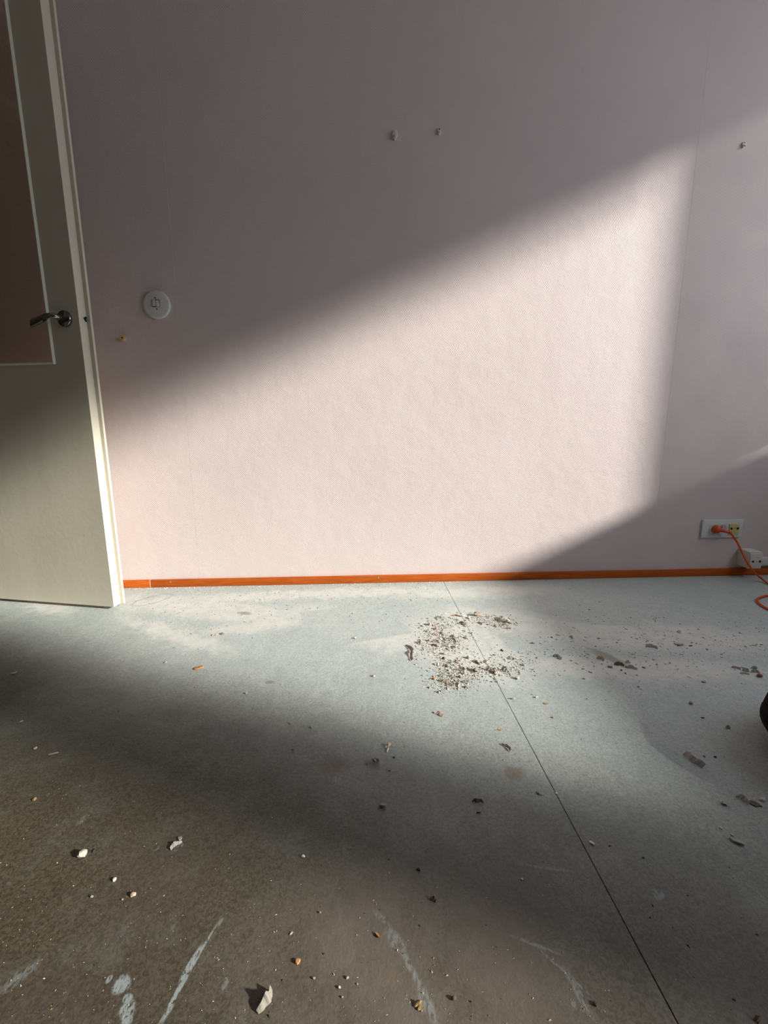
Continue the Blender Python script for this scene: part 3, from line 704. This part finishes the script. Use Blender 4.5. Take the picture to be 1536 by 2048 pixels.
put(S, (1352, 1262), (1363, 1268), .008, M_PAPER, 'torn_shred', 'brownish curl above the pale tan wood chip', 'scrap', .005)
put(C, (1377, 1292), (1386, 1293), .004, M_BLK, 'dark_sliver', 'black sliver at the right end of the pale tan wood chip', 'scrap', .002)
put(S, (1190, 1314), (1211, 1325), .009, M_PAPER, 'torn_strip', 'arched strip at the left end of the stained scrap heap', 'scrap', .009)
put(S, (1226, 1327), (1250, 1334), .009, M_DARKB, 'dark_strip', 'dark ragged strip in the middle of the stained scrap heap', 'scrap', .007)
put(S, (1248, 1333), (1276, 1340), .007, M_PAPER2, 'torn_strip', 'long pointed strip at the right end of the stained scrap heap', 'scrap', .007)
put(L_, (1214, 1333), (1226, 1336), 0, M_PAPER2, 'crumpled_clod', 'crumbled clod under the stained scrap heap', 'lump', sq=.4, amp=.7, fr=3)
put(S, (1250, 1325), (1261, 1327), .006, M_PAPER, 'torn_shred', 'small curl above the long pointed strip', 'scrap', .007)
put(L_, (1240, 1340), (1245, 1342), 0, M_BLK, 'small_crumb', 'upper of two black crumbs under the stained scrap heap', 'crumb')
put(L_, (1248, 1346), (1253, 1348), 0, M_BLK, 'small_crumb', 'lower of two black crumbs under the stained scrap heap', 'crumb')
put(S, (1104, 1309), (1126, 1322), .010, M_PAPER2, 'torn_strip', 'dark-edged strip between the crumb pile and the stained heap', 'scrap', .006)
put(S, (1138, 1271), (1147, 1279), .007, M_PLAS2, 'torn_shred', 'grey shred above the dark-edged strip', 'scrap', .004)
put(S, (1460, 1333), (1484, 1341), .006, M_PAPER2, 'torn_strip', 'thin dark strip trailing left from the tangle near the right edge', 'scrap', .006)
put(S, (1482, 1339), (1500, 1345), .009, M_PAPER2, 'torn_strip', 'strip in the middle of the tangle near the right edge', 'scrap', .008)
put(S, (1500, 1334), (1517, 1342), .009, M_PLAS2, 'torn_strip', 'upper right strip of the tangle near the right edge', 'scrap', .010)
put(S, (1501, 1344), (1520, 1346), .006, M_PAPER2, 'torn_shred', 'lower right shred of the tangle near the right edge', 'scrap', .006)
put(S, (1478, 1346), (1500, 1350), .005, M_PLAS2, 'torn_shred', 'lowest shred below the tangle near the right edge', 'scrap', .004)
put(L_, (1511, 1353), (1527, 1354), 0, M_RED, 'brown_clod', 'dark reddish oval clod beside the black vacuum', 'lump', sq=.6, amp=.2)
put(L_, (1402, 1366), (1413, 1363), 0, M_PLAS2, 'plaster_lump', 'greenish flat lump above the grey fluffy lump at right', 'lump', sq=.4)
put(L_, (1376, 1407), (1387, 1408), 0, M_PAPER2, 'plaster_lump', 'grey fluffy lump on the shaded floor at right', 'lump', sq=.6)
put(L_, (1450, 1454), (1460, 1457), 0, M_PLAS2, 'plaster_lump', 'small dark-sided lump left of the vacuum', 'lump', sq=.8)
put(C, (1401, 1435), (1409, 1437), .003, M_DARKB, 'dark_sliver', 'dark sliver between the fluffy and the dark-sided lumps', 'scrap', .0015)
put(L_, (901, 1997), (914, 2000), 0, M_DARKB, 'brown_clod', 'dark brown rounded clod at the bottom right of centre', 'lump', sq=.75, amp=.15)
put(L_, (637, 1822), (643, 1830), 0, M_PAPER2, 'small_crumb', 'beige crumb on the lit brown floor above the orange chip', 'crumb', sq=.8)
put(C, (590, 1928), (601, 1922), .006, M_OCHRE, 'wood_chip', 'rust-coloured chip at the bottom left of centre', 'chip', .003)
put(C, (749, 1865), (760, 1878), .003, M_OCHRE, 'wood_splinter', 'thin orange splinter left of the blue-white paint streak', 'scrap', .002)
put(L_, (624, 1955), (632, 1960), 0, M_PLAS2, 'small_crumb', 'dark-sided grey crumb right of the rust-coloured chip', 'crumb')
put(C, (579, 1871), (586, 1864), .002, M_PLAS, 'pale_sliver', 'thin pale sliver above the rust-coloured chip', 'scrap', .001)
put(L_, (690, 1955), (699, 1959), 0, M_PLAS, 'small_crumb', 'pale crumb at the top of the gritty patch', 'crumb')
put(L_, (675, 1974), (683, 1978), 0, M_PLAS, 'small_crumb', 'pale crumb at the left of the gritty patch', 'crumb')
put(L_, (681, 1992), (688, 1998), 0, M_TAN, 'small_crumb', 'tan crumb at the bottom of the gritty patch', 'crumb')
put(L_, (712, 1966), (717, 1971), 0, M_PLAS2, 'small_crumb', 'grey crumb at the right of the gritty patch', 'crumb')
put(L_, (602, 1714), (611, 1713), 0, M_WHT, 'small_crumb', 'white crumb in the darkest floor band', 'crumb')
put(C, (832, 1737), (841, 1742), .004, M_BLK, 'dark_sliver', 'black sliver right of middle in the dark floor band', 'scrap', .002)
put(S, (861, 1798), (872, 1803), .005, M_BLK, 'dark_shred', 'black shred at the lower side of the dark floor band', 'scrap', .003)
put(S, (831, 2006), (846, 2022), .008, M_TAN, 'torn_shred', 'rusty brown shred at the bottom beside the paint streak', 'scrap', .003)
put(L_, (940, 2002), (945, 2006), 0, M_BLK, 'small_crumb', 'black crumb right of the dark brown rounded clod', 'crumb')
put(L_, (577, 1446), (584, 1448), 0, M_OCHRE, 'small_crumb', 'orange crumb on the floor above the dark band', 'crumb')
put(L_, (619, 1454), (626, 1457), 0, M_PLAS2, 'small_crumb', 'grey crumb right of the orange crumb', 'crumb')
put(L_, (582, 1496), (588, 1502), 0, M_PLAS2, 'small_crumb', 'grey crumb below the orange crumb', 'crumb')
put(L_, (743, 1352), (751, 1354), 0, M_PLAS, 'small_crumb', 'pale crumb left of the curved beige strip and lower', 'crumb')
put(L_, (706, 1276), (713, 1278), 0, M_PLAS, 'small_crumb', 'pale crumb on the dust-free rectangle of floor', 'crumb')
put(L_, (489, 1386), (496, 1389), 0, M_PLAS, 'small_crumb', 'pale crumb below and right of the orange wood chip', 'crumb')
put(S, (424, 1272), (438, 1269), .010, M_PAPER, 'torn_shred', 'pinkish shred above the orange wood chip', 'scrap', .002)
put(L_, (440, 1267), (449, 1270), 0, M_PAPER2, 'small_crumb', 'grey crumb at the right of the pinkish shred', 'crumb')
put(L_, (328, 1324), (335, 1327), 0, M_PLAS, 'small_crumb', 'pale crumb left of the orange wood chip', 'crumb')
put(L_, (1132, 2006), (1138, 2010), 0, M_WHT, 'small_crumb', 'white crumb at the tail of the scuffed streak at the bottom', 'crumb') if False else None
put(C, (1187, 2003), (1193, 2016), .003, M_BLK, 'dark_sliver', 'black sliver by the scuffs at the bottom', 'scrap', .002)
put(S, (1509, 2036), (1520, 2046), .007, M_DARKB, 'dark_shred', 'dark shred in the bottom right corner', 'scrap', .003)
put(C, (1465, 1997), (1472, 2002), .003, M_DARKB, 'dark_sliver', 'dark sliver above the shred in the bottom right corner', 'scrap', .001)
put(L_, (1298, 1834), (1303, 1837), 0, M_BLK, 'small_crumb', 'black crumb below the pale paint patch at right', 'crumb')
put(L_, (1217, 1691), (1222, 1694), 0, M_BLK, 'small_crumb', 'black crumb right of the white oval flake', 'crumb')
put(L_, (1284, 1714), (1290, 1718), 0, M_BLK, 'small_crumb', 'black crumb farther right of the white oval flake', 'crumb')
put(L_, (1041, 1756), (1047, 1762), 0, M_WHT, 'small_crumb', 'pale crumb under the thin white scratch', 'crumb')
put(C, (1086, 1407), (1098, 1408), .008, M_TAN, 'tan_flake', 'flat tan flake right of the seam below the pile', 'chip', .001, tilt=.01)
put(C, (995, 1460), (1006, 1460), .006, M_TAN, 'tan_flake', 'flat tan flake left of the seam above the splintered sliver', 'chip', .001, tilt=.01)
put(L_, (1104, 1396), (1111, 1398), 0, M_WHT, 'small_crumb', 'white crumb above the flat tan flake right of the seam', 'crumb') if False else None
put(C, (1018, 1397), (1032, 1400), .005, M_PLAS, 'plaster_chip', 'pale chip just below the pile on the seam', 'chip', .003)
put(L_, (1070, 1394), (1077, 1397), 0, M_WHT, 'small_crumb', 'white crumb right of the seam below the pile', 'crumb')
put(L_, (1103, 1434), (1109, 1437), 0, M_TAN, 'small_crumb', 'yellowish crumb right of the seam, lower than the tan flake', 'crumb')
put(L_, (1165, 1356), (1173, 1360), 0, M_PLAS, 'small_crumb', 'pale crumb below the dark-edged strip', 'crumb')

# --- bigger bits of the crumb pile, each where it lies
pile = [(853,1246,864,1254,M_PAPER,9,6),(873,1238,888,1235,M_PAPER2,7,5),(902,1230,922,1234,M_RED,3,3),(922,1230,930,1236,M_WHT,8,6),(918,1243,932,1254,M_PAPER2,10,7),
 (930,1234,940,1240,M_PAPER2,4,3),(868,1256,878,1261,M_PAPER,5,4),(864,1268,876,1272,M_PAPER,6,4),(866,1280,878,1286,M_PAPER2,5,4),(855,1279,864,1285,M_PAPER,7,5),
 (862,1288,876,1296,M_DARKB,5,4),(894,1277,903,1279,M_PAPER2,5,4),(902,1272,913,1275,M_PAPER,4,3),(905,1277,912,1288,M_PLAS2,6,4),(925,1274,934,1280,M_PAPER,5,4),
 (884,1305,896,1312,M_PLAS,10,8),(883,1316,890,1320,M_DARKB,5,5),(870,1329,884,1332,M_PLAS,8,6),(898,1323,907,1329,M_PLAS2,8,6),(907,1322,920,1328,M_PAPER,9,6),
 (886,1330,897,1337,M_PAPER2,6,4),(894,1338,902,1344,M_PLAS,8,6),(921,1335,930,1342,M_PAPER2,6,5),(924,1345,934,1351,M_PLAS,10,7),(932,1311,945,1322,M_PLAS,10,7),
 (945,1320,957,1329,M_PAPER2,7,5),(950,1324,960,1331,M_DARKB,4,3),(946,1340,962,1345,M_PLAS2,9,7),(966,1322,976,1328,M_WHT,8,7),(972,1337,992,1347,M_PAPER2,9,7),
 (985,1345,1000,1350,M_PLAS,7,5),(1002,1338,1016,1346,M_PLAS2,10,6),(1006,1334,1014,1340,M_PAPER2,6,4),(1028,1355,1040,1360,M_PLAS,7,5),(1000,1300,1007,1304,M_BLK,4,4),
 (992,1236,1002,1246,M_PLAS,11,9),(1002,1240,1022,1248,M_PLAS,8,6),(1008,1256,1022,1259,M_PAPER2,4,3),(955,1243,966,1252,M_PAPER,7,5),(945,1228,964,1235,M_PAPER,5,4),
 (986,1251,994,1256,M_PAPER2,4,3),(882,1360,894,1368,M_PAPER,6,5),(864,1357,874,1360,M_OCHRE,4,2),(896,1368,906,1374,M_PLAS2,6,5),(910,1366,920,1374,M_PLAS,8,6),
 (927,1373,935,1377,M_DARKB,5,4),(873,1383,880,1388,M_PLAS,5,4),(900,1352,912,1358,M_PLAS,8,6),(916,1352,928,1358,M_PAPER,6,5),(1017,1315,1030,1322,M_PLAS,7,4),
 (984,1310,992,1313,M_PAPER2,4,3),(1043,1328,1052,1334,M_PLAS,6,4),(850,1262,856,1266,M_PLAS,4,3),(836,1284,842,1290,M_PLAS,6,5),(846,1290,852,1294,M_PLAS,5,4),
 (937,1264,946,1270,M_PLAS,5,3),(888,1290,900,1294,M_PLAS,8,6),(905,1292,915,1297,M_PLAS,8,6),(878,1265,888,1270,M_PAPER,7,5),(1060,1286,1070,1289,M_PLAS2,4,3)]
KIND = {M_PLAS: 'pale plaster crumb', M_WHT: 'white plaster crumb', M_PLAS2: 'grey plaster crumb', M_PAPER: 'beige torn paper crumb', M_PAPER2: 'dull brown paper crumb', M_DARKB: 'dark brown crumb', M_RED: 'reddish splinter', M_BLK: 'black crumb', M_OCHRE: 'orange wood crumb'}
PG = 'plaster and paper crumbs in the pile by the floor seam'
for i, (x0, y0, x1, y1, m, wd, lf) in enumerate(pile):
    put(S if i % 3 else L_, (x0, y0), (x1, y1), wd*.0010, m, 'plaster_crumb', KIND[m]+' in the big pile on the floor seam', 'crumb',
        lift=lf*.0009, group=PG)

# --- smaller countable crumbs, copied from a few prototypes
protos = []
for k in range(6):
    m = [M_PLAS, M_PAPER, M_PLAS2, M_WHT, M_PAPER2, M_DARKB][k]
    bm = bm_lump(1.0, 40+k, .7, 1, .5, 1.6) if k % 2 == 0 else bm_strip(2.6, .8, .5, 60+k, n=5, th=.12)
    me = bpy.data.meshes.new('crumb'); bmesh.ops.recalc_face_normals(bm, faces=bm.faces); bm.to_mesh(me); bm.free(); me.materials.append(m); protos.append(me)
def scatter(name, n, fn, s0, s1, weights, label, cat, group):
    rnd = random.Random(name+label)
    first = None
    for i in range(n):
        px, py = fn(rnd)
        if not (2 < px < 1534 and 1150 < py < 2046): continue
        p = FL(px, py); me = rnd.choices(protos, weights)[0]
        if p.y > DW-BT-.004: continue
        o = bpy.data.objects.new(name, me); COL.objects.link(o)
        s = rnd.uniform(s0, s1); zm = min(v.co.z for v in me.vertices)
        o.location = (p.x, p.y, .0001-zm*s); o.scale = (s*rnd.uniform(.9, 1.7), s*rnd.uniform(.5, 1.0), s*rnd.uniform(.5, 1)); o.rotation_euler = (0, 0, rnd.gauss(-.55, .55))
        tag(o, label % KIND[me.materials[0]], cat, group)
cl = [(885,1275,22,14),(905,1285,24,12),(895,1335,24,16),(920,1345,26,14),(975,1342,34,8),(905,1367,22,9),(1005,1245,14,7),(870,1250,22,9),(955,1240,26,8),(1015,1330,30,14),(860,1290,24,14)]
def f_pile(r):
    c = r.choice(cl); return r.gauss(c[0], c[2]), r.gauss(c[1], c[3])
scatter('plaster_crumb', 235, f_pile, .0012, .0044, (6, 4, 3, 4, 3, 1), '%s in the big pile on the floor seam', 'crumb', PG)
def f_left(r): return r.uniform(300, 620), 1172+abs(r.gauss(0, 1))*42+8
scatter('plaster_crumb', 85, f_left, .0010, .0026, (4, 5, 3, 3, 3, 3), 'small %s in the gritty strip below the left skirting', 'crumb', 'crumbs below the left part of the skirting')
def f_right(r): return r.uniform(1080, 1532), r.gauss(1292, 36)
scatter('paper_crumb', 130, f_right, .0014, .0036, (2, 4, 4, 1, 5, 4), 'small %s scattered on the dusty floor below the socket', 'crumb', 'crumbs scattered on the right of the floor')

# --- grit nobody could count: one object, several colours
GV, GF, GI, GM = [], [], [], []
def grit(n, fn, s0, s1, m, seed):
    rnd = random.Random(seed)
    if m not in GM: GM.append(m)
    mi = GM.index(m)
    for i in range(n):
        px, py = fn(rnd)
        if py < 1140 or py > 2100: continue
        p = FL(px, py)
        if p.y > DW-BT-.003 or p.x > XR-.05: continue
        s = rnd.uniform(s0, s1)*rnd.choice((1, 1, 1.6)); a = rnd.gauss(-.55, .7); e = rnd.uniform(.7, 2.2); k = len(GV)
        c, sn = math.cos(a)*s, math.sin(a)*s
        for (x, y, z) in ((-1, -.6, 0), (1, -.5, 0), (.8, .7, 0), (-.7, .6, 0), (rnd.uniform(-.4, .4), rnd.uniform(-.3, .3), rnd.uniform(.7, 1.4))):
            GV.append((p.x+x*e*c-y*sn, p.y+x*e*sn+y*c, .0001+z*s))
        GF.extend([(k, k+1, k+4), (k+1, k+2, k+4), (k+2, k+3, k+4), (k+3, k, k+4), (k+3, k+2, k+1, k)]); GI.extend([mi]*5)
def f_lw(r): return r.uniform(260, 900), 1160+abs(r.gauss(0, 1))*40+6
def f_edge2(r):
    x = r.uniform(254, 1250); return x, 1176.5-(x-252)*.0195+abs(r.gauss(0, 1.6))
def f_fg(r): return r.uniform(-20, 1250), 1480+r.random()**.8*580
def f_fg2(r): return r.uniform(-20, 1560), 1180+r.random()*860
def f_r2(r): return r.gauss(1300, 150), r.gauss(1290, 40)
grit(2600, f_pile, .0006, .0019, M_PLAS, 3)
grit(700, f_pile, .0006, .0019, M_PAPER2, 13)
grit(1100, f_lw, .0004, .0013, M_PAPER2, 4)
grit(700, f_edge2, .0005, .0013, M_WHT, 5)
grit(520, f_fg, .00022, .00055, M_TAN, 6)
grit(160, f_fg, .00022, .0006, M_PLAS, 16)
grit(300, f_fg2, .0003, .0007, M_PLAS, 8)
grit(170, f_fg2, .0003, .0008, M_BLK, 9)
grit(650, f_r2, .0005, .0013, M_PAPER2, 10)
me = bpy.data.meshes.new('plaster_grit'); me.from_pydata(GV, [], GF)
for m in GM: me.materials.append(m)
me.polygons.foreach_set('material_index', GI)
o = bpy.data.objects.new('plaster_grit', me); COL.objects.link(o)
tag(o, 'fine plaster grit and dirt specks strewn over the whole floor', 'grit', None, 'stuff')
